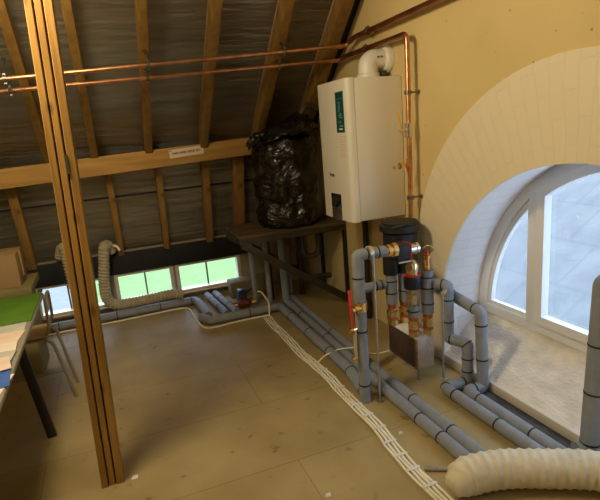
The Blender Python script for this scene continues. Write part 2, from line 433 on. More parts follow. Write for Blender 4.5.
# the cream painted brick arch, a centimetre proud of the plaster
OY, OZ, OR = 1.660, .606, 1.230
n = 64; oo = []; ii = []
for k in range(n + 1):
    a = PI * k / n
    oo.append((OY + OR * math.cos(a), OZ + OR * math.sin(a))); ii.append((AY + AR * math.cos(a), AZ + AR * math.sin(a)))
oo = [(OY + OR, 0)] + [(OY + OR, .3)] + oo + [(OY - OR, .3), (OY - OR, 0)]
ii = [(AY + AR, 0)] + [(AY + AR, .2)] + ii + [(AY - AR, .2), (AY - AR, 0)]
b_ = MB(); m_ = len(oo); X1 = W - .014
vs = [(X1, *p) for p in oo] + [(X1, *p) for p in ii] + [(W + .002, *p) for p in oo] + [(W + .002, *p) for p in ii]
fs = []
for i in range(m_ - 1):
    fs += [[i, i + 1, m_ + i + 1, m_ + i], [i, 2 * m_ + i, 2 * m_ + i + 1, i + 1], [m_ + i, m_ + i + 1, 3 * m_ + i + 1, 3 * m_ + i]]
b_._add(vs, fs); struct(b_.build('trim_1', M['archbrick'], base=(W, AY, AZ), smooth=30))
# reveal from the wall face to the window frame
WX = W + .30; FY, FZ, FR = 1.502, .334, 1.106
inn = arc(AY, AZ, AR, 48, .03); out_ = arc(FY, FZ, FR, 48, .29)
rv = MB(); k_ = len(inn); rv._add([(W, *p) for p in inn] + [(WX + .06, *p) for p in out_], [[i, i + 1, k_ + i + 1, k_ + i] for i in range(k_ - 1)])
struct(rv.build('trim_2', M['reveal'], base=(W, AY, AZ), smooth=30))
sl = MB(); sl._add([(W + .0, AY - AR - .05, .05), (W + .0, AY + AR + .05, .05), (WX + .02, AY + AR + .1, .325), (WX + .02, AY - AR - .1, .325)], [[0, 1, 2, 3]])
struct(sl.build('trim_3', M['sillcarpet'], base=(W, 1.6, .05), smooth=0))
sb = MB(); sb.box(W - .025, W + .004, AY - AR + .005, AY + AR - .005, 0, .058, .004); struct(sb.build('trim_4', M['sillboard']))

# arched window
def region(y0, y1, z0, r, cy=FY, cz=FZ, n=28):
    """outline between y0<y1 above z0 and under the arc of radius r"""
    def top(y): return cz + math.sqrt(max(0, r * r - (y - cy) ** 2))
    ymax = cy + math.sqrt(max(0, r * r - (z0 - cz) ** 2)); ymin = cy - math.sqrt(max(0, r * r - (z0 - cz) ** 2))
    y1 = min(y1, ymax); y0 = max(y0, ymin)
    a1 = math.acos(max(-1, min(1, (y1 - cy) / r))); a0 = math.acos(max(-1, min(1, (y0 - cy) / r)))
    pts = [(cy + r * math.cos(a1 + (a0 - a1) * k / n), max(z0, cz + r * math.sin(a1 + (a0 - a1) * k / n))) for k in range(n + 1)]
    return [(y1, z0)] + [(p[0], max(p[1], z0 + .0005)) for p in pts] + [(y0, z0)]
win = struct(thing('window_1', (WX, FY, .315), None, None))
MB().ring(region(-9, 9, .315, FR + .03, n=60), region(-9, 9, .375, FR - .065, n=60), WX - .01, WX + .045).build('window_frame', M['frame'], win, smooth=20)
for yc in (2.160, .844):
    h = FZ + math.sqrt((FR - .05) ** 2 - (yc - FY) ** 2)
    MB().box(WX - .018, WX + .042, yc - .028, yc + .028, .36, h, .004).build('mullion', M['frame'], win)
cs = MB().ring(region(.884, 2.120, .378, FR - .07), region(.940, 2.064, .432, FR - .125), WX - .03, WX + .022).build('casement_frame', M['frame'], win, smooth=20)
MB().prism(region(.935, 2.069, .428, FR - .12), WX + .012, WX + .018).build('pane', M['glass'], cs, smooth=0)
for y0, y1, q0, q1 in ((2.19, 9, 2.212, 9), (-9, .814, -9, .792)):
    sx = MB().ring(region(y0, y1, .377, FR - .066), region(q0, q1, .402, FR - .098), WX + .005, WX + .036).build('fixed_sash', M['frame'], win, smooth=20)
    MB().prism(region(q0 - .002, q1 + .002, .398, FR - .094), WX + .026, WX + .032).build('pane', M['glass'], sx, smooth=0)

# eave wall with three low windows
EY = 5.0
units = [(-1.36, -.82), (-.755, -.13), (-.06, .475), (.522, 1.165)]
units = units[1:]
Z0, Z1 = .100, .392
we = MB()
xs = [XL] + [v for u in units for v in u] + [W]
we._add([(XL, EY, 0), (W, EY, 0), (W, EY, Z0), (XL, EY, Z0)], [[0, 1, 2, 3]])
we._add([(XL, EY, Z1), (W, EY, Z1), (W, EY, .62), (XL, EY, .62)], [[0, 1, 2, 3]])
for i in range(0, len(xs), 2): we._add([(xs[i], EY, Z0), (xs[i + 1], EY, Z0), (xs[i + 1], EY, Z1), (xs[i], EY, Z1)], [[0, 1, 2, 3]])
struct(we.build('wall_back', mat('eave_wall_paint', (.30, .25, .17), .8, var=.1), smooth=0))
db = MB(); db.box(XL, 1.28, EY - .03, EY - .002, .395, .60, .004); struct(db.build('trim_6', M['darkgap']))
for k, (a, b) in enumerate(units):
    wn = struct(thing('window_%d' % (k + 2), ((a + b) / 2, EY, Z0), None, None))
    f = MB(); y0, y1 = EY - .012, EY + .070
    f.box(a - .012, a + .022, y0, y1, Z0, Z1); f.box(b - .022, b + .012, y0, y1, Z0, Z1)
    f.box(a + .022, b - .022, y0, y1, Z1 - .022, Z1 + .004); f.box(a + .022, b - .022, y0, y1, Z0 - .004, Z0 + .022)
    f.build('window_frame', M['eframe'], wn)
    mx = {0: -.492, 1: .215, 2: .83}[k]
    MB().box(mx - .007, mx + .007, EY + .042, EY + .068, Z0 + .022, Z1 - .022).build('glazing_bar', M['grey'], wn)
    MB().box(a + .02, b - .02, EY + .058, EY + .062, Z0 + .02, Z1 - .02).build('pane', M['glass'], wn, smooth=0)
sbd = MB(); sbd.box(XL, 1.25, EY - .05, EY - .0125, Z0 - .025, Z0 - .005, .003); struct(sbd.build('trim_7', mat('brown_sill_board', (.26, .17, .08), .6, var=.15)))

# outside: lawn, drive and a slate roof next door
l = MB(); l.poly3([(-40, 5.4, -3), (60, 5.4, -3), (60, 90, -3), (-40, 90, -3)]); struct(l.build('lawn', M['lawn'], smooth=0))
l = MB(); l.box(-6.5, -1.35, 6, 60, -3.0, -2.97); struct(l.build('driveway', M['drive']))
ang = math.atan(.6)
sr = MB(); sr.box(0, 9, -7, 9, -.08, 0); o = struct(sr.build('neighbouring_slate_roof', M['slate'])); o.location = (4.0, 2.5, -1.5); o.rotation_euler = (0, -ang, 0)

# ------------------------------------------------------------------ roof timbers
NR = V((0, .866, 1)).normalized()                     # outward normal of the upper slope
def up_rafter(x, w, label, y0=1.95, y1=4.74, dep=.13):
    p, q = V((x, y0, RS(y0))) - NR * (dep / 2 + .003), V((x, y1, RS(y1))) - NR * (dep / 2 + .003)
    o = MB().beam(p, q, w, dep, NR, .004).build('rafter', M['rafter'], base=q)
    return tag(o, label, 'rafter', 'upper roof rafters')
up_rafter(-.40, .06, 'brown timber rafter of upper slope at far left, left of the near post')
up_rafter(-.05, .06, 'dim timber rafter of upper slope seen just right of the post top')
up_rafter(.385, .06, 'timber rafter of upper slope carrying the middle copper pipe clips')
up_rafter(.86, .065, 'timber rafter of upper slope meeting the beam just right of the white sign')
up_rafter(1.36, .075, 'timber rafter of upper slope running down to the black wrapped tank')
up_rafter(1.80, .10, 'last timber rafter of upper slope beside the yellow gable wall', y1=4.6)
P0, P1 = V((0, 4.74, 1.506)), V((0, 5.06, .58)); NL = V((0, .926, .32)).normalized()
def low_rafter(x, w, label):
    dep = .10; s = V((x, 0, 0))
    p, q = P0.lerp(P1, .04) + s - NL * (dep / 2 + .003), P0.lerp(P1, .97) + s - NL * (dep / 2 + .003)
    o = MB().beam(p, q, w, dep, NL, .004).build('rafter', M['rafter'], base=q)
    return tag(o, label, 'rafter', 'lower rafters under the beam')
low_rafter(-.735, .075, 'short timber rafter under the beam at far left above the cardboard box')
low_rafter(.03, .055, 'short timber rafter under the beam just above the upright cream hose')
low_rafter(.455, .055, 'short timber rafter under the beam below left of white sign')
low_rafter(.885, .065, 'short timber rafter under the beam below right of white sign')
low_rafter(1.20, .10, 'short timber rafter under the beam beside the black wrapped tank')
bt = MB(); bt.beam((XL + .02, 4.895, 1.13), (1.93, 4.865, 1.17), .012, .05, NL); struct(bt.build('trim_8', M['black']))
pu = MB(); pu.beam((XL + .02, 4.595, 1.33), (W - .01, 4.595, 1.52), .13, .155, (0, 0, 1), .006)
tag(pu.build('purlin', M['beam'], base=(0, 4.6, 1.35)), 'long horizontal timber beam crossing the slope under the rafters', 'beam')
tr = MB(); tr.beam((W - .02, 2.0, RS(2.0) - .03), (W - .02, 4.7, RS(4.7) - .03), .04, .05, NR); struct(tr.build('trim_9', M['black']))
# sign on the beam
sg = thing('sign', (.70, 4.527, 1.49), 'small white printed notice pinned to the horizontal timber beam', 'sign')
tlt = Matrix.Translation((.70, 4.527, 1.496)) @ Matrix.Rotation(math.radians(-3.4), 4, 'Y')
MB().box(-.15, .15, -.004, .001, -.037, .037, mtx=tlt).build('board', M['sign'], sg)
tx = MB(); x = -.125; random.seed(3)
while x < .12:
    wd = random.choice((.006, .008, .010)); tx.box(x, x + wd, -.0052, -.0038, -.008, .010, mtx=tlt); x += wd + (.004 if random.random() < .8 else .010)
tx.build('lettering', M['signtext'], sg)
for a in (-.142, .132): MB().box(a, a + .01, -.008, -.004, .02, .03, mtx=tlt).build('pin', M['black'], sg)

# the near post: three boards side by side
post = thing('wooden_post', (-.205, 2.37, 0), 'tall post of three orange timber boards standing in front of left', 'post')
def lean(x, z): return x + .0315 * z
H_ = 3.34
def board(dx0, dx1, y0, y1, h0, mname):
    m = MB()
    vs = []
    for z in (h0, H_):
        vs += [(lean(dx0, z), y0, z), (lean(dx1, z), y0, z), (lean(dx1, z), y1, z), (lean(dx0, z), y1, z)]
    m._add(vs, [[0, 1, 2, 3], [4, 5, 6, 7], [0, 1, 5, 4], [1, 2, 6, 5], [2, 3, 7, 6], [3, 0, 4, 7]])
    bmesh.ops.bevel(m.bm, geom=m.bm.edges[:], offset=.003, segments=1, affect='EDGES')
    return m.build('board', M[mname], post)
board(-.252, -.223, 2.33, 2.45, 0, 'post'); board(-.2175, -.190, 2.335, 2.445, .0, 'post'); board(-.1835, -.150, 2.33, 2.45, 0, 'post')
MB().box(-.226, -.180, 2.37, 2.42, 0, H_ - .3, mtx=Matrix(((1, 0, .0315, 0), (0, 1, 0, 0), (0, 0, 1, 0), (0, 0, 0, 1)))).build('core', M['black'], post)
MB().box(lean(-.192, 1.54), lean(-.180, 1.54), 2.322, 2.331, 1.50, 1.58).build('hinge_plate', M['dsteel'], post)

# ------------------------------------------------------------------ copper pipes under the rafters
def clamp_rings(path, ats, r, m, parent, w=.012, name='clamp'):
    for a, b in ats: MB().tube([a, b], r, 14).build(name, m, parent)
up = fillet([(-2.9, 3.64, 1.90), (1.875, 3.64, 2.195), (1.885, 3.56, 2.235), (1.885, 1.2, 2.26)], .05)
t = thing('copper_pipe', (0, 3.64, 2.1), 'upper copper pipe under the rafters, turning along the gable wall towards the viewer', 'pipe', None)
MB().tube(up[:9], .0145, 14).build('run', M['copper'], t)
MB().tube(up[8:], .019, 14).build('wall_run', M['coppershade'], t)
MB().cyl((1.80, 3.64, 2.191), (1.855, 3.64, 2.194), .019).build('coupling', M['copper'], t)
VX, VY = 1.86, 2.825
lo = fillet([(-2.9, 3.78, 1.875), (1.87, 3.78, 2.112), (1.88, 3.70, 2.125), (VX + .01, VY, 2.125), (VX, VY, .972)], .05)
t = thing('copper_pipe', (0, 3.78, 2.05), 'lower copper pipe under the rafters, running past the flue and down beside the boiler', 'pipe', None)
i1 = 8
MB().tube(lo[:i1 + 1], .0145, 14).build('run', M['copper'], t)
k1 = [i for i, p in enumerate(lo) if p.y < 3.2 and p.z > 2.1][0]
MB().tube(lo[i1:k1 + 3], .018, 14).build('wall_run', M['coppershade'], t)
MB().tube(lo[k1 + 2:], .0165, 14).build('drop', M['copper'], t)
MB().cyl((1.79, 3.78, 2.109), (1.85, 3.78, 2.111), .019).build('coupling', M['copper'], t)
for z in (1.56, 1.30, 1.345): MB().cyl((VX, VY, z - .02), (VX, VY, z + .02), .0205).build('coupling', M['copper'], t)
def clip(p, label, d, name='pipe_clip', r=.024):
    """ring round the pipe and a stem back to the timber or wall; d = direction of the stem, ln its length"""
    d, ln, ax = d
    o = MB(); p = V(p); o.tube([p - V(ax) * .012, p + V(ax) * .012], r, 14); o.cyl(p, p + V(d) * ln, .006, 8); o.cyl(p + V(d) * (ln - .006), p + V(d) * ln, .014, 10)
    o.box(p.x - .008, p.x + .008, p.y - .008, p.y + .008, p.z - .031, p.z + .031)
    return tag(o.build(name, M['clip'], base=p), label, 'pipe clip', 'pipe clips')
def zat(path0, path1, x): return path0 + (path1 - path0) * (x + 2.9) / (4.775)
for x, w1, w2 in ((-.47, 'clip on upper copper pipe at left edge of picture', 'clip on lower copper pipe at left edge of picture'), (.385, 'clip on upper copper pipe between the post and the boiler', 'clip on lower copper pipe between the post and the boiler'), (1.36, 'clip on upper copper pipe on rafter above the wrapped tank', 'clip on lower copper pipe on rafter above the wrapped tank')):
    zu, zl = zat(1.90, 2.195, x), zat(1.875, 2.112, x)
    gu = (RS(3.64) - zu) * .756 - .135; gl = (RS(3.78) - zl) * .756 - .135
    clip((x, 3.64, zu), 'black steel ' + w1, (NR, gu, (1, 0, 0))); clip((x, 3.78, zl), 'black steel ' + w2, (NR, gl, (1, 0, 0)))
clip((1.885, 3.33, 2.2405), 'dark clip holding upper pipe on the gable wall left of flue', ((1, 0, 0), .063, (0, 1, 0)), r=.027)
clip((1.877, 3.36, 2.125), 'dark clip holding lower pipe on the gable wall left of flue', ((1, 0, 0), .07, (0, 1, 0)), r=.026)
clip((VX + .005, VY, 1.775), 'steel clip on upper part of the copper drop pipe beside the boiler', ((1, 0, 0), .083, (0, 0, 1)))
clip((VX + .001, VY, 1.105), 'steel clip on lowest part of the copper drop pipe beside the boiler', ((1, 0, 0), .087, (0, 0, 1)))
# valves on the drop pipe
t = thing('lever_valve', (VX, VY - .0, 1.56), 'small nickel ball valve with yellow lever on copper drop pipe', 'valve')
MB().cyl((VX, VY, 1.50), (VX, VY, 1.585), .026).cyl((VX - .065, VY - .01, 1.545), (VX, VY, 1.545), .012).build('body', M['chrome'], t)
MB().beam((VX - .06, VY - .012, 1.535), (VX - .085, VY - .012, 1.665), .016, .008, (1, 0, 0), .002).build('lever', M['yellowp'], t)
t = thing('drain_tap', (VX, VY, 1.32), 'small brass drain tap sticking out of copper drop pipe', 'tap')
MB().cyl((VX, VY, 1.322), (VX - .055, VY - .01, 1.322), .014).build('stub', M['copper'], t)
MB().cyl((VX - .05, VY - .01, 1.322), (VX - .085, VY - .016, 1.322), .022, 8).cyl((VX - .085, VY - .016, 1.322), (VX - .13, VY - .022, 1.315), .010, 8).build('body', M['brass'], t)

# ------------------------------------------------------------------ boiler
BX, BY0, BY1, BZ0, BZ1 = 1.53, 3.02, 3.50, .955, 1.90
bo = thing('boiler', (1.75, 3.26, BZ0), 'large white wall hung boiler with teal strip on its front', 'boiler')
MB().box(1.588, W - .004, BY0, BY1, BZ0, BZ1, .006).build('casing', M['boiler'], bo)
MB().box(1.580, 1.590, BY0 + .004, BY1 - .004, BZ0 + .004, BZ1 - .004).build('seam', M['grey'], bo)
rc = .034; ol = [(1.5855, BY0), (1.5855, BY1)]
ol += [(BX + rc - rc * math.sin(t * PI / 16), BY1 - rc + rc * math.cos(t * PI / 16)) for t in range(9)] + [(BX + rc - rc * math.cos(t * PI / 16), BY0 + rc - rc * math.sin(t * PI / 16)) for t in range(9)]
fc = MB(); nn = len(ol); fc._add([(p[0], p[1], BZ0 - .004) for p in ol] + [(p[0], p[1], BZ1 + .002) for p in ol], [list(range(nn)), list(range(nn, 2 * nn))] + [[q, (q + 1) % nn, nn + (q + 1) % nn, nn + q] for q in range(nn)])
fc.build('front_cover', M['boiler'], bo)
st = MB(); st.box(BX - .002, BX + .003, 3.072, 3.190, 1.560, 1.826); st = st.build('badge_strip', M['teal'], bo)
lt = MB(); random.seed(11)
for (z0, z1, y0, y1) in ((1.778, 1.782, 3.07, 3.176), (1.70, 1.765, 3.115, 3.160), (1.655, 1.693, 3.09, 3.155), (1.625, 1.640, 3.10, 3.165), (1.598, 1.616, 3.085, 3.14)):
    n_ = max(1, int((z1 - z0) / .011))
    for i in range(n_):
        a = z0 + (z1 - z0) * i / n_; yy = y0 + random.random() * .02
        lt.box(BX - .0035, BX - .001, yy, y1 - random.random() * .02, a, a + (z1 - z0) / n_ * .62)
lt.build('lettering', M['teal2'], st)
lt = MB(); lt.box(BX - .0035, BX - .001, 3.10, 3.15, 1.578, 1.588); lt.build('mark', M['white'], st)
lt = MB()
for i in range(9):
    z = 1.53 - i * .017
    for j in range(4): lt.box(BX - .0015, BX + .002, 3.072 + j * .022, 3.072 + j * .022 + .016, z, z + .006)
lt.build('printed_notice', M['pink'], bo)
lg = MB()
for i, (dy, h) in enumerate(((0, .022), (.016, .012), (.030, .010), (.046, .016), (.060, .009))): lg.box(BX - .002, BX + .002, 3.352 - dy - .011, 3.352 - dy, 1.262, 1.262 + h)
lg.box(BX - .002, BX + .002, 3.275, 3.352, 1.256, 1.260); lg.build('logo', M['grey'], bo)
cp = MB(); cp.box(BX - .004, BX + .01, 3.192, 3.352, 1.035, 1.135, .003); cp = cp.build('control_panel', M['panel'], bo)
MB().lathe([(.036, 0), (.034, -.022), (.028, -.026)], (BX - .003, 3.262, 1.085), 24, 'X').build('knob', M['black'], cp)
MB().box(BX - .003, BX + .01, 3.192, 3.352, .945, 1.034, .003).build('lower_flap', M['brownp'], bo)
# flue
fl = thing('flue_elbow', (1.775, 3.19, BZ1), 'white flue elbow rising from boiler top into the gable wall', 'flue')
FYY = 3.19
pth = fillet([(1.793, FYY, 1.90), (1.793, FYY, 2.028), (1.945, FYY, 2.028)], .11, 12)
MB().tube(pth, .068, 28).build('elbow', M['white'], fl)
MB().lathe([(.078, 0), (.078, .03), (.072, .035)], (1.793, FYY, 1.902), 28).build('lower_collar', M['white'], fl)
MB().lathe([(.069, 0), (.086, .012), (.092, .03), (.092, .048)], (1.898, FYY, 2.028), 28, 'X').build('wall_collar', M['white'], fl)
MB().box(1.872, 1.905, FYY - .06, FYY - .02, 1.9005, 1.95, .006).build('test_point', M['soot'], fl)
o = MB(); o.cyl((1.835, FYY - .068, 2.035), (1.835, FYY - .075, 2.035), .006, 8); o.cyl((1.862, FYY - .068, 2.037), (1.862, FYY - .075, 2.037), .006, 8); o.build('screw', M['soot'], fl)

# ------------------------------------------------------------------ tank on its bracket
tk = thing('wrapped_tank', (1.50, 4.245, .78), 'fat tank wrapped in crinkled black plastic left of the boiler', 'tank')
m = MB(); pr = []
for i in range(25):
    f = i / 24; z = .782 + f * .80; r = .268 + .012 * math.sin(f * 17) + .006 * math.sin(f * 41)
    if f < .06: r *= .93 + f
    if f > .93: r = .268 * math.sqrt(max(.02, 1 - ((f - .93) / .075) ** 2)) * .92 + .02
    pr.append((r, z - .782))
m.lathe(pr, (1.50, 4.245, .782), 56)
for v in m.bm.verts:
    d = V((v.co.x - 1.50, v.co.y - 4.245, 0)); a = math.atan2(d.y, d.x); z = v.co.z
    k = .012 * math.sin(a * 9 + z * 7) + .008 * math.sin(a * 17 - z * 19) + .006 * math.sin(a * 31 + z * 33)
    if d.length > .1: v.co += d.normalized() * k
m.build('plastic_sheet', M['wrap'], tk, smooth=60)
fl_ = MB(); NA, NB = 46, 9; vs = []
for i in range(NA):
    a = 2 * PI * i / NA
    for j in range(NB):
        f = j / (NB - 1); rr = .15 + f * (.150 + .03 * max(0, math.sin(a * 1 + 2.4)) + .012 * math.sin(a * 5))
        z = 1.655 + .06 * math.cos(a + .5) - .11 * f ** 2.2 + .012 * math.sin(a * 6 + f * 7) + .010 * math.sin(a * 13 + 1) * f + .05 * (1 - f) * max(0, math.cos(a))
        vs.append((1.50 + rr * math.cos(a), 4.235 + rr * math.sin(a), min(z, RS(4.235 + rr * math.sin(a)) - .19)))
vs.append((1.52, 4.235, 1.70)); top_i = len(vs) - 1; fs = []
for i in range(NA):
    i2 = (i + 1) % NA
    for j in range(NB - 1): fs.append([i * NB + j, i * NB + j + 1, i2 * NB + j + 1, i2 * NB + j])
    fs.append([i * NB, i2 * NB, top_i])
fl_._add(vs, fs)
o = fl_.build('folded_top_sheet', M['wrap'], tk, smooth=60)
sd = o.modifiers.new('thickness', 'SOLIDIFY'); sd.thickness = .006
o = MB().tube(spline([(1.36, 4.12, 1.60), (1.22, 4.08, 1.575), (1.155, 4.05, 1.53), (1.13, 4.02, 1.515)], 8), .03, 12, rf=lambda i: .04 - .0007 * i + .006 * math.sin(i * 1.7)).build('gathered_corner', M['wrap'], tk, smooth=60)
MB().tube(spline([(1.62, 4.15, 1.66), (1.66, 4.12, 1.76), (1.72, 4.12, 1.80), (1.80, 4.14, 1.76)], 8), .028, 12).build('hooped_pipe', M['dsteel'], tk)
# platform
pf = thing('steel_bracket', (1.45, 4.3, .70), 'dark plank shelf on diagonal steel brackets under the wrapped tank', 'bracket')
MB().box(.96, W - .005, 3.99, 4.16, .748, .778, .004).build('plank', M['plank'], pf)
MB().box(.97, W - .005, 4.17, 4.37, .748, .778, .004).build('plank', M['plank'], pf)
MB().box(.98, W - .005, 4.38, 4.60, .748, .778, .004).build('plank', M['plank'], pf)
for y in (4.02, 4.56):
    MB().box(.965, W - .003, y - .022, y + .022, .70, .747, .003).build('bearer', M['dsteel'], pf)
    MB().beam((.985, y, .70), (1.925, y, .045), .05, .065, (0, 0, 1), .004).build('brace', M['dsteel'], pf)
    MB().box(W - .03, W - .003, y - .022, y + .022, .02, .70, .003).build('wall_leg', M['black'], pf)
for (y, z1, r, lab) in ((3.56, .955, .024, 'black vertical bar on the wall under the boiler'),):
    o = MB(); o.cyl((1.905, y, 0), (1.905, y, .955), r); tag(o.build('black_upright', M['black'], base=(1.905, y, 0)), lab, 'pipe')  # plain black upright from the floor to the boiler bottom

# ------------------------------------------------------------------ insulated pipework
def ties(path, parent, r, dists, w=.008):
    path = [V(p) for p in path]; L = [0]
    for a, b in zip(path, path[1:]): L.append(L[-1] + (b - a).length)
    for d in dists:
        for i in range(len(path) - 1):
            if L[i] <= d <= L[i + 1]:
                t = (path[i + 1] - path[i]).normalized(); p = path[i].lerp(path[i + 1], (d - L[i]) / max(1e-6, L[i + 1] - L[i]))
                MB().tube([p - t * w / 2, p + t * w / 2], r + .0025, 16).build('tie', M['tie'], parent); break
def ins_pipe(pts, r, label, tie=(), fr=.018, base=None, group=None, n=3):
    path = fillet(pts, fr, n); t = thing('insulated_pipe', base or pts[-1], label, 'pipe', group)
    MB().tube(path, r, 18).build('foam_sleeve', M['insul'], t, smooth=50)
    ties(path, t, r, tie); return t
RA = .0335
ins_pipe([(1.40, 2.40, .897), (1.224, 2.40, .903), (1.232, 2.41, .003)], RA,
         'grey insulated pipe with red handled valve, rising left of the plate exchanger', (.05, .12, .30, .62, .96), base=(1.232, 2.41, 0), fr=.015)
ins_pipe([(1.248, 2.465, .040), (1.297, 2.75, .040), (1.312, 4.17, .04), (.66, 4.17, .04), (.60, 4.30, .04)], .0385,
         'outermost grey floor pipe nearest the cable bundle, ending at the red valve riser', (.25, .6, 1.0, 1.4, 2.0), base=(1.31, 3.4, 0))
ins_pipe([(1.366, 1.605, .036), (1.367, 1.65, .036), (1.372, 2.6, .036), (1.415, 4.27, .036), (1.415, 4.30, .06), (1.415, 4.30, .69)], .0335,
         'left of the two grey insulated floor pipes that meet the big hose end', (.26, .45, 1.05, 1.7, 2.25), base=(1.365, 1.4, 0))
ins_pipe([(1.446, 1.575, .036), (1.446, 1.65, .036), (1.452, 2.6, .036), (1.495, 4.37, .036), (1.495, 4.40, .06), (1.495, 4.40, .69)], .0335,
         'right of the two grey insulated floor pipes that meet the big hose end', (.31, .66, 1.2, 1.8), base=(1.445, 1.4, 0))
tag(MB().tube([(1.405, 1.60, .006), (1.412, 2.6, .006), (1.453, 4.2, .006)], .006, 8).build('thin_conduit', M['paleblue'], base=(1.405, 1.4, 0)), 'thin pale conduit on floor between the two grey floor pipes', 'conduit')
ins_pipe([(1.575, 2.72, .585), (1.385, 2.72, .585), (1.40, 2.72, .072)], .031, 'short grey insulated branch dropping to floor behind the red valve', (.03, .07, .35, .55), base=(1.395, 2.72, .0))
# right hand assembly
ins_pipe([(1.765, 2.44, .625), (1.803, 2.37, .625), (1.803, 2.37, .285), (1.848, 2.25, .285), (1.845, 2.245, .04), (1.685, 2.25, .04), (1.685, 2.2, .037), (1.690, 1.44, .037)], .034,
         'grey insulated pipe stepping down twice, left of the two pipes by the sill', (.05, .16, .30, .43, .53, .62, .70, .80, .92, 1.01, 1.35, 1.7), base=(1.685, 2.25, 0))
ins_pipe([(1.755, 2.72, .56), (1.885, 2.72, .56), (1.885, 2.18, .50), (1.883, 2.155, .04), (1.772, 2.155, .04), (1.772, 2.1, .037), (1.775, 1.385, .037)], .034,
         'grey insulated pipe with sloping top elbow, nearest to the white sill', (.4, .62, .74, .95, 1.18, 1.32, 1.7), base=(1.772, 2.165, 0))
ins_pipe([(1.822, 1.47, .055), (1.885, 1.45, .055), (1.885, 1.45, .14), (1.912, 1.45, .86), (1.905, 1.15, .92)], .043, 'tall grey insulated pipe standing before the sill at right edge', (.10, .35, .58, .9), base=(1.883, 1.45, 0))

# pipes along the eave wall
ins_pipe([(-2.0, 4.83, .042), (.63, 4.83, .042), (.655, 4.75, .042), (.668, 4.30, .042)], .040, 'long grey insulated pipe lying along foot of the low windows', (1.4, 1.9, 2.3, 2.6), base=(.3, 4.83, 0))
for i, (x, w) in enumerate(((.755, 'middle short grey pipe lying on floor below the low windows'), (.845, 'right short grey pipe lying on floor below the low windows'))):
    ins_pipe([(x + .02, 4.93, .04), (x + .075, 4.26, .04)], .034, w, (.2, .45), base=(x + .05, 4.6, 0))
# pipes hanging under the tank
for (x, y, z1, kind, lab) in ((1.16, 4.45, .69, 'insul', 'grey pipe dropping from tank shelf to floor near the corner window'), (1.26, 4.30, .69, 'insul', 'grey pipe dropping from tank shelf just right of the pump')):
    o = MB(); o.cyl((x, y, 0), (x, y, z1), .024); tag(o.build('drop_pipe', M[kind], base=(x, y, 0)), lab, 'pipe')
for x, y, lab in ((1.34, 4.52, 'dark pipe behind the others under the tank shelf'), (1.66, 4.50, 'dark pipe nearest the gable wall under the tank shelf')):
    o = MB(); o.cyl((x, y, 0), (x, y, .698), .028); tag(o.build('drop_pipe', M['dsteel'], base=(x, y, 0)), lab, 'pipe')
tag(MB().tube(fillet([(1.58, 4.18, .695), (1.58, 4.18, .46), (1.74, 4.18, .46), (1.74, 4.18, .695)], .07), .026, 14).build('looped_pipe', M['dsteel'], base=(1.66, 4.18, .46)), 'dark U shaped pipe loop hanging under the tank shelf', 'pipe')
tag(MB().tube(fillet([(1.45, 4.22, .695), (1.45, 4.22, .35), (1.60, 4.22, .25), (1.86, 4.22, .23)], .06), .026, 14).build('bent_pipe', M['dsteel'], base=(1.5, 4.22, .3)), 'dark bent pipe running from tank shelf toward the gable wall', 'pipe')

# rods that hold the pipes
def rod(x, y, z0, z1, yc, label):
    t = thing('support_rod', (x, y, z0), label, 'rod', 'thin steel support rods')
    MB().cyl((x, y, z0), (x, y, z1), .0065, 10).build('rod', M['steel'], t); MB().cyl((x, y, z0), (x, y, z0 + .006), .02, 14).build('foot', M['steel'], t)
    MB().tube([(x - .012, yc, z1 + .01), (x + .012, yc, z1 + .01)], .0385, 18).build('clamp', M['chrome'], t)
rod(1.303, 2.362, 0, .895, 2.40, 'thin steel rod beside red valve pipe, clamped at its top')
t = thing('support_rod', (1.700, 2.285, .072), 'thin steel rod right of the plate exchanger, standing on a grey pipe corner', 'rod', 'thin steel support rods')
MB().cyl((1.700, 2.285, .075), (1.700, 2.285, .62), .0065, 10).build('rod', M['steel'], t); MB().cyl((1.700, 2.285, .0715), (1.700, 2.285, .078), .018, 14).build('foot', M['steel'], t)
MB().beam((1.697, 2.281, .615), (1.785, 2.35, .615), .02, .012).build('arm', M['chrome'], t)

# red lever valve on the left riser
rv_ = thing('lever_valve', (1.228, 2.405, .59), 'brass valve with long red lever on left grey riser', 'valve')
MB().cyl((1.2285, 2.405, .575), (1.228, 2.405, .630), .0405, 16).build('body', M['brass'], rv_)
MB().cyl((1.215, 2.38, .602), (1.152, 2.36, .602), .014, 10).cyl((1.185, 2.372, .602), (1.173, 2.368, .602), .022, 6).build('stem', M['brass'], rv_)
MB().beam((1.152, 2.358, .50), (1.142, 2.358, .725), .022, .012, (1, 0, 0), .003).build('lever', M['redp'], rv_)
dt = thing('drain_tap', (1.185, 2.40, .46), 'tiny brass drain taps on left grey riser below the red lever', 'tap')
MB().cyl((1.20, 2.40, .475), (1.165, 2.39, .475), .012, 8).cyl((1.165, 2.39, .475), (1.15, 2.386, .47), .018, 6).build('upper_tap', M['brass'], dt)
MB().tube([(1.178, 2.39, .47), (1.176, 2.39, .34), (1.180, 2.39, .30)], .010, 8).build('tube', M['chairseat'], dt)
MB().cyl((1.178, 2.39, .30), (1.15, 2.386, .295), .014, 6).build('lower_tap', M['brass'], dt)

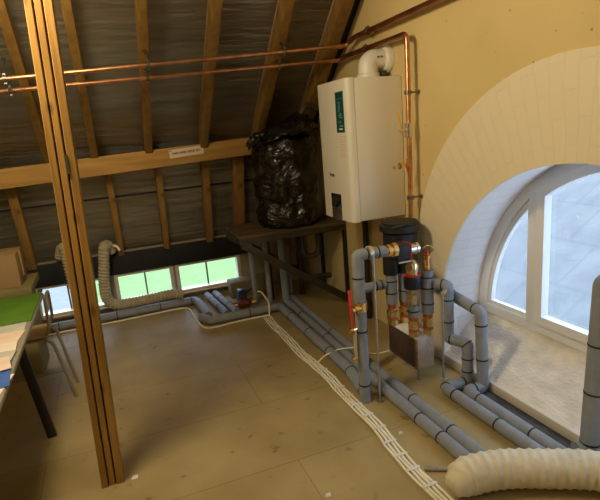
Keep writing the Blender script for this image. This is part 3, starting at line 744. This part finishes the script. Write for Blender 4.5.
# ------------------------------------------------------------------ plate heat exchanger and risers
hx = thing('plate_heat_exchanger', (1.675, 2.605, .09), 'brown copper plate heat exchanger hanging under four brass unions', 'heat exchanger')
HX0, HX1, HY0, HY1, HZ0, HZ1 = 1.612, 1.740, 2.44, 2.765, .092, .292
MB().box(HX0, HX1, HY0 + .006, HY1 - .006, HZ0, HZ1, .008).build('plate_pack', M['plates'], hx)
MB().box(HX0 + .004, HX1 + .004, HY0 - .004, HY0 + .008, HZ0 - .002, HZ1 + .002, .004).build('end_plate', M['endplate'], hx)
MB().box(HX0 + .004, HX1 + .004, HY1 - .008, HY1 + .004, HZ0 - .002, HZ1 + .002, .004).build('end_plate', M['endplate'], hx)
MB().box(HX0 - .003, HX0 + .012, HY0 - .008, HY0 + .014, HZ0, HZ1, .003).build('brazed_edge', M['rustd'], hx)
MB().box(HX0 + .004, HX1 - .002, HY0 + .01, HY1 - .01, HZ1 - .004, HZ1 + .003, .002).build('top_label', M['paleblue'], hx)
MB().cyl((1.655, 2.47, .045), (1.655, 2.47, HZ0), .009, 10).cyl((1.655, 2.47, .0), (1.655, 2.47, .045), .013, 12).build('foot_bolt', M['steel'], hx)
def union(x, y, z0, z1, label):
    t = thing('brass_union', (x, y, z0), label, 'pipe fitting', 'brass unions on the exchanger'); h = z1 - z0
    MB().lathe([(.026, 0), (.034, .004), (.034, .27 * h), (.028, .3 * h), (.028, .4 * h), (.038, .43 * h), (.038, .66 * h), (.030, .7 * h), (.030, .84 * h)], (x, y, z0), 8).build('nuts', M['brass'], t, smooth=20)
    MB().cyl((x, y, z0 + .8 * h), (x, y, z1), .031).build('collar', M['rust'], t)
    MB().cyl((x, y, z0 + .28 * h), (x, y, z0 + .42 * h), .0335).build('copper_ring', M['rust'], t)
CC, DD, EE, GG = (1.622, 2.715), (1.718, 2.715), (1.634, 2.485), (1.728, 2.470)
union(*CC, .293, .445, 'brass union at back left corner of the exchanger top'); union(*DD, .293, .445, 'brass union at back right corner of the exchanger top')
union(*EE, .293, .430, 'brass union at front left corner of the exchanger top'); union(*GG, .293, .435, 'brass union at front right corner of the exchanger top')
def riser(x, y, z0, z1, label, tl):
    t = thing('insulated_riser', (x, y, z0), label, 'pipe', 'grey risers over the exchanger')
    MB().cyl((x, y, z0), (x, y, z1), .037).build('foam_sleeve', M['insul'], t)
    for z in tl: MB().cyl((x, y, z - .004), (x, y, z + .004), .0395).build('tie', M['tie'], t)
riser(*CC, .446, .645, 'short grey riser under the left black sleeve of the separator', (.52, .60)); riser(*DD, .446, .645, 'short grey riser under the right black sleeve of the separator', (.52,))
riser(*GG, .436, .712, 'grey riser topped by the brass air vent', (.50, .60, .67))
ev = thing('isolation_valve', (EE[0], EE[1], .431), 'brass valve stack with black collar and round nickel dome at the front', 'valve')
MB().cyl((*EE, .431), (*EE, .505), .037).build('foam_sleeve', M['insul'], ev)
MB().cyl((*EE, .462), (*EE, .470), .0395).build('tie', M['tie'], ev)
MB().lathe([(.034, 0), (.040, .01), (.040, .035), (.046, .04), (.046, .075), (.038, .08), (.038, .105)], (*EE, .505), 8).cyl((EE[0], EE[1], .56), (EE[0] - .02, EE[1] - .05, .56), .02, 10).build('body', mat('dull_brass', (.62, .52, .36), .35, .9, var=.2, vscale=50), ev, smooth=20)
MB().lathe([(.05, 0), (.054, .006), (.054, .072), (.050, .08)], (*EE, .611), 24).build('black_collar', M['epp'], ev)
MB().lathe([(.048, 0), (.055, .004), (.048, .009)], (*EE, .690), 24).build('red_rim', M['redp'], ev)
MB().lathe([(.038, 0), (.040, .02), (.040, .045), (.036, .065), (.027, .08), (.014, .09), (.004, .093)], (*EE, .698), 24).cyl((EE[0], EE[1], .75), (EE[0] - .035, EE[1] - .02, .752), .024, 12).build('dome', mat('bright_brass', (.80, .68, .45), .18, 1.), ev)
av = thing('air_vent', (GG[0], GG[1], .712), 'small brass air vent with red cap beside the separator', 'air vent')
MB().lathe([(.022, 0), (.022, .02), (.018, .025), (.018, .07), (.026, .075), (.026, .092), (.012, .096), (.012, .10)], (*GG, .712), 16).build('body', mat('vent_brass', (.72, .42, .18), .25, 1.), av)
MB().lathe([(.014, 0), (.014, .014), (.008, .018)], (*GG, .812), 12).build('cap', M['redp'], av)
MB().tube(spline([(GG[0] + .02, GG[1], .80), (GG[0] + .05, GG[1], .835), (GG[0] + .01, GG[1], .865), (GG[0] - .03, GG[1], .85)], 6), .004, 6).build('wire_handle', M['brass'], av)

# separator
sp_ = thing('dirt_separator', (1.745, 2.785, .62), 'black insulated separator canister under the boiler and copper pipes', 'separator')
MB().lathe([(.105, 0), (.112, .01), (.112, .235), (.104, .245)], (1.745, 2.785, .66), 36).build('canister', M['epp'], sp_)
MB().lathe([(.112, 0), (.134, .012), (.134, .05), (.118, .056), (.118, .07)], (1.745, 2.785, .90), 36).build('lid', M['epp'], sp_)
for q in (CC, DD): MB().lathe([(.046, 0), (.0485, .004), (.0485, .13), (.04, .14)], (*q, .646), 24).build('sleeve', M['epp'], sp_)
hd = MB(); hd.cyl((1.64, 2.70, .95), (1.70, 2.66, .965), .012, 8); hd.build('lid_clip', M['black'], sp_)
mf = thing('filter_valve', (1.53, 2.45, .86), 'black jacketed valve with red edge and silver outlet, beside separator', 'valve')
MB().box(1.478, 1.576, 2.40, 2.50, .815, .915, .012, seg=3).build('jacket', M['epp'], mf)
MB().box(1.576, 1.583, 2.402, 2.498, .817, .913, .002).build('red_edge', M['redp'], mf)
MB().box(1.49, 1.572, 2.396, 2.402, .808, .816).build('white_edge', M['white'], mf)
MB().lathe([(.034, 0), (.034, .02), (.030, .022), (.030, .045), (.036, .047), (.036, .062)], (1.583, 2.445, .868), 20, 'X').build('outlet', M['chrome'], mf)
MB().cyl((1.54, 2.50, .865), (1.68, 2.705, .85), .03).build('neck', M['epp'], mf)
MB().lathe([(.030, 0), (.030, .012), (.037, .014), (.037, .030), (.031, .032), (.031, .046), (.041, .048), (.041, .072), (.034, .079)], (1.40, 2.402, .895), 8, 'X').build('union', M['brass'], mf, smooth=20)
tag(MB().tube(fillet([(1.79, 3.07, .954), (1.79, 3.07, .90), (1.77, 2.93, .875)], .03), .013, 12).build('copper_tail', M['copper'], base=(1.79, 3.07, .95)), 'short copper tail under the boiler bottom reaching the separator', 'pipe')

# ------------------------------------------------------------------ cables
cb = thing('cable_bundle', (1.15, 2.8, 0), 'bundle of cream cables tied like a ladder running along the floor', 'cable bundle')
def cx(y): return 1.146 + .012 * math.sin(y * 3.1) + .006 * math.sin(y * 9 + 1) - .006 * (y < 2)
ys = [4.06 - i * .03 for i in range(97)]
for k in range(4):
    off = (k - 1.5) * .020
    MB().tube([(cx(y) + off + .002 * math.sin(y * 21 + k * 2), y, 0.0067) for y in ys], .0064, 7).build('cable', M['cream'], cb)
for i in range(22):
    y = 4.0 - i * .125 + .01 * math.sin(i * 5)
    MB().box(cx(y) - .039, cx(y) + .039, y - .008, y + .008, 0.012, .0155, .001).build('cable_tie', M['paleblue'], cb)
def cable(pts, label, r=.006, n=10, name='cable'):
    return tag(MB().tube(spline(pts, n), r, 8).build(name, M['cream'], base=pts[0]), label, 'cable')
cable([(-2, 4.755, .007), (-.64, 4.76, .007), (-.17, 4.755, .007), (.2, 4.765, .007), (.46, 4.77, .007), (.55, 4.71, .007), (.56, 4.5, .007), (.565, 4.3, .007), (.62, 4.10, .007), (.84, 4.105, .007), (1.0, 4.11, .007), (1.13, 4.10, .007), (1.165, 4.085, .014)], 'single white cable along the window wall and around the grey pipes', .008)
cable([(1.165, 4.06, .012), (1.19, 4.12, .10), (1.20, 4.22, .12), (1.20, 4.40, .14), (1.155, 4.48, .12)], 'white cable rising from bundle end to the dark pump', .007)
cable([(1.18, 3.01, .008), (1.24, 3.0, .05), (1.335, 2.98, .080), (1.42, 2.96, .079), (1.49, 2.94, .078), (1.57, 2.93, .010), (1.72, 2.91, .008), (1.86, 2.92, .008)], 'thin white cable crossing over the grey floor pipes towards wall', .005)

# pump and box in the corner
pm = thing('pump', (1.03, 4.46, 0), 'dark blue and red pump with brass ends in the far corner', 'pump')
MB().tube([(1.075, 4.5, .09), (1.0, 4.5, .095)], .05, 20).box(1.005, 1.085, 4.455, 4.545, .115, .165, .008).build('motor', M['navy'], pm)
MB().lathe([(.03, -.05), (.045, -.04), (.045, .04), (.03, .05)], (1.03, 4.42, .052), 20, 'X').box(.97, 1.1, 4.40, 4.45, .03, .07, .01).build('volute', M['redcast'], pm)
for x in (.945, 1.125): MB().cyl((x - .022, 4.42, .05), (x + .022, 4.42, .05), .026, 8).build('union', M['brass'], pm)
MB().box(.955, 1.12, 4.39, 4.55, 0, .012).build('base_board', M['ply'], pm)
tag(MB().tube(spline([(1.085, 4.5, .13), (1.13, 4.5, .15), (1.19, 4.52, .16)], 6), .01, 8).build('pump_cable', M['black'], base=(1.085, 4.5, .13)), 'short black cable stub beside the dark blue pump', 'cable')
tag(MB().box(1.0, 1.42, 4.76, 4.94, 0, .165, .004).build('plywood_box', M['ply'], base=(1.2, 4.85, 0)), 'low plywood box against the low window right end', 'box')

# ------------------------------------------------------------------ hoses
def ribbed(pts, r, pitch, label, name, m, base, amp=.006, open_end=False, taper=None, crumple=0.):
    path = resample(spline(pts, 24), pitch / 6); n_ = len(path)
    def rk(i, k):
        ph = (i / 6 + k / 32) % 1
        f = r - amp * .5 + amp * 1.5 * max(0, math.cos(2 * PI * (ph - .5))) ** 3 - amp * .35 * math.cos(4 * PI * ph)
        f += amp * .45 * math.sin(k * 2.9 + i * .9) * crumple
        return f * (taper(i, n_) if taper else 1)
    t = thing(name, base, label, 'hose')
    h = MB().tube(path, r, 32, cap=not open_end, rk=rk)
    o = h.build('duct', m, t, smooth=70)
    if open_end: s = o.modifiers.new('thickness', 'SOLIDIFY'); s.thickness = .004
    return t
ribbed([(1.165, 1.515, .066), (1.20, 1.522, .074), (1.264, 1.53, .083), (1.40, 1.495, .090), (1.554, 1.42, .090), (1.755, 1.296, .090), (1.87, 1.13, .090), (1.9, .8, .090), (1.85, .4, .090)], .081, .040, 'big cream ribbed hose lying on floor at lower right', 'ventilation_hose', M['hose'], (1.5, 1.43, 0), .005, False,
       taper=lambda i, n_: min(1, .52 + .48 * math.sin(min(1, i / 15) * PI / 2)), crumple=.5)
ribbed([(-.055, 4.935, .64), (-.075, 4.90, .70), (-.11, 4.84, .70), (-.135, 4.825, .55), (-.165, 4.825, .35), (-.16, 4.825, .22), (-.10, 4.82, .155), (.05, 4.82, .142), (.25, 4.82, .145), (.42, 4.82, .15), (.53, 4.815, .13)], .049, .030, 'grey ribbed hose hooking down from roof and along low window', 'duct_hose', M['hoseg'], (-.165, 4.82, .08), .007)
ribbed([(-.49, 4.93, .66), (-.465, 4.90, .73), (-.435, 4.84, .735), (-.425, 4.825, .55), (-.41, 4.825, .35), (-.36, 4.82, .20), (-.30, 4.82, .14)], .046, .030, 'grey ribbed hose half hidden behind left side of the post', 'duct_hose', M['hoseg'], (-.42, 4.82, .08), .007)
tag(MB().tube(spline([(-.045, 4.90, .70), (.0, 4.86, .69), (.02, 4.85, .65)], 6), .012, 8).build('cord_end', M['cream'], base=(-.045, 4.9, .7)), 'pale cord end beside top of the upright grey hose', 'cord')

# ------------------------------------------------------------------ table, chair and boxes
tb = thing('folding_table', (-.85, 2.4, 0), 'dark edged work table with black legs at left', 'table')
TX0, TX1, TY0, TY1 = -1.55, -.472, .50, 3.40
MB().box(TX0, TX1, TY0, TY1, .718, .745, .008).build('tabletop', M['tabletop'], tb)
MB().box(TX0 + .05, TX1 - .06, TY0 + .06, TY1 - .06, .67, .7175, .004).build('underframe', M['tleg'], tb)
MB().beam((-.592, 2.945, .675), (-.517, 2.955, .0), .05, .03, (0, 1, 0), .006).build('leg', M['tleg'], tb)
MB().beam((-1.42, 2.945, .675), (-1.48, 2.955, .0), .05, .03, (0, 1, 0), .006).build('leg', M['tleg'], tb)
MB().beam((-.592, .75, .675), (-.545, .73, .0), .05, .03, (0, 1, 0), .006).build('leg', M['tleg'], tb)
MB().beam((-1.42, .75, .675), (-1.48, .73, .0), .05, .03, (0, 1, 0), .006).build('leg', M['tleg'], tb)
MB().beam((-.60, 2.94, .66), (-.63, 3.30, .70), .02, .02).build('brace', M['tleg'], tb)
gm = MB(); gm.box(TX0 + .03, TX1 - .006, 2.83, 3.385, .7455, .753, .003)
tag(gm.build('cutting_mat', M['green'], base=(-.85, 3.1, .745)), 'bright green mat covering the far end of the table', 'mat')
tag(MB().cyl((-.50, 3.385, .762), (-.474, 3.385, .762), .009, 10).build('pen_cap', M['black'], base=(-.49, 3.385, .753)), 'small dark cap on far corner of the green mat', 'cap')
def sheet(x, y, w, h, rot, z, m, label, name='paper_sheet'):
    mt = Matrix.Translation((x, y, z)) @ Matrix.Rotation(math.radians(rot), 4, 'Z')
    b = MB(); b.box(-w / 2, w / 2, -h / 2, h / 2, 0, .002); bmesh.ops.transform(b.bm, matrix=mt, verts=b.bm.verts)
    return tag(b.build(name, M[m], base=(x, y, z)), label, 'paper', 'papers on the table')
sheet(-.645, 2.73, .30, .19, 2, .7455, 'paperg', 'grey printed sheet next to the green mat')
sheet(-.625, 2.60, .26, .20, -6, .748, 'paperp', 'pinkish sheet second from the green mat')
sheet(-.64, 2.45, .29, .14, 4, .7505, 'paper', 'white sheet in middle of the table papers')
sheet(-.60, 2.36, .22, .12, -3, .753, 'paperg', 'grey sheet between white sheet and blue folder')
sheet(-.585, 2.25, .19, .15, 12, .7555, 'paperp', 'pale pink page lying over the blue folder')
sheet(-.60, 2.19, .24, .34, 6, .748, 'paperb', 'blue folder under papers near left picture edge', 'folder')
sheet(-.53, 2.06, .11, .20, -8, .7455, 'paper', 'white sheet closest to viewer on the table')
# chair at the table's far end
ch = thing('tubular_chair', (-.62, 3.62, 0), 'cream tubular steel chair tucked in at the table end', 'chair')
def leg(pts): MB().tube(fillet(pts, .05), .011, 10).build('leg', M['chairtube'], ch)
leg([(-.52, 3.42, .43), (-.48, 3.41, .40), (-.405, 3.40, .0)]); leg([(-.52, 3.66, .43), (-.48, 3.67, .40), (-.405, 3.62, .0)])
leg([(-.78, 3.42, .43), (-.80, 3.41, .40), (-.86, 3.40, .0)]); leg([(-.78, 3.66, .43), (-.80, 3.67, .40), (-.86, 3.68, .0)])
MB().tube(fillet([(-.80, 3.42, .432), (-.52, 3.42, .432), (-.485, 3.42, .50), (-.480, 3.43, .69), (-.480, 3.65, .69), (-.485, 3.66, .50), (-.52, 3.66, .432), (-.80, 3.66, .432)], .04), .010, 10).build('frame', M['chairtube'], ch)
MB().box(-.84, -.50, 3.41, 3.67, .443, .460, .008).build('seat', M['chairseat'], ch)
MB().box(-.492, -.482, 3.445, 3.635, .58, .69, .004).build('backrest', M['chairseat'], ch)
MB().tube([(-.443, 3.40, .20), (-.83, 3.405, .20)], .008, 8).build('stretcher', M['chairtube'], ch)
cr = thing('storage_crate', (-.95, 3.95, 0), 'olive board crate standing behind the green mat', 'crate')
MB().box(-1.3, -.64, 3.86, 4.25, 0, .64, .004).build('body', M['olive'], cr); MB().box(-1.33, -.60, 3.82, 4.28, .641, .69, .004).build('lid', M['olive'], cr)
bx = thing('cardboard_box', (-.9, 4.03, .69), 'brown cardboard box on olive crate at left edge', 'box')
MB().box(-1.2, -.665, 3.88, 4.2, .691, .925, .004).build('carton', M['card'], bx); MB().box(-1.2, -.655, 4.03, 4.05, .74, .9255).build('tape', mat('brown_tape', (.40, .24, .1), .4), bx)

# ------------------------------------------------------------------ bits on the floor
tag(MB().cyl((1.175, 1.735, .012), (1.315, 1.655, .012), .011, 10).build('pipe_offcut', M['steel'], base=(1.24, 1.69, 0)), 'short grey pipe offcut on floor beside the hose mouth', 'pipe')
def scrap(x, y, s, label):
    o = MB(); o._add([(x - s, y - s * .5, .002), (x + s * .8, y - s * .7, .003), (x + s, y + s * .5, .009), (x - s * .4, y + s * .9, .004), (x, y, .012)], [[0, 1, 4], [1, 2, 4], [2, 3, 4], [3, 0, 4], [3, 2, 1, 0]])
    return tag(o.build('paper_scrap', M['paleblue'], base=(x, y, 0)), label, 'scrap', 'scraps on the floor')
scrap(-.10, 2.34, .018, 'white scrap on floor right of the post foot'); scrap(.70, 1.79, .014, 'white scrap on open floor left of the cable bundle'); scrap(1.235, 2.035, .012, 'white scrap on floor between cables and grey floor pipes')

# ------------------------------------------------------------------ light
def light(name, typ, loc, energy, col, **k):
    l = bpy.data.lights.new(name, typ); l.energy = energy; l.color = col
    for a, b in k.items(): setattr(l, a, b)
    o = bpy.data.objects.new(name, l); C.objects.link(o); o.location = loc; return o
light('ceiling_lamp', 'POINT', (-.42, 2.05, 2.64), 125, (1.0, .82, .50), shadow_soft_size=.22)
rear_fill = light('rear_fill_light', 'AREA', (-.8, -.45, 2.55), 270, (1.0, .82, .52), shape='RECTANGLE', size=1.4, size_y=.9)  # unseen soft fill added behind the camera to lift the shadows
rear_fill.rotation_euler = V((1.0, .45, -.7)).to_track_quat('-Z', 'Y').to_euler()
sun = light('sun', 'SUN', (0, 0, 10), 5.0, (1, .96, .88), angle=.02)
sun.rotation_euler = V((.0, -.35, -.93)).to_track_quat('-Z', 'Y').to_euler()
wd = bpy.data.worlds.new('world'); bpy.context.scene.world = wd; wd.use_nodes = True
bg = wd.node_tree.nodes['Background']; bg.inputs['Color'].default_value = (.66, .80, 1, 1); bg.inputs['Strength'].default_value = 3.8
vs_ = bpy.context.scene.view_settings
vs_.view_transform = 'Standard'; vs_.look = 'None'; vs_.exposure = 0; vs_.gamma = 1; vs_.use_curve_mapping = False
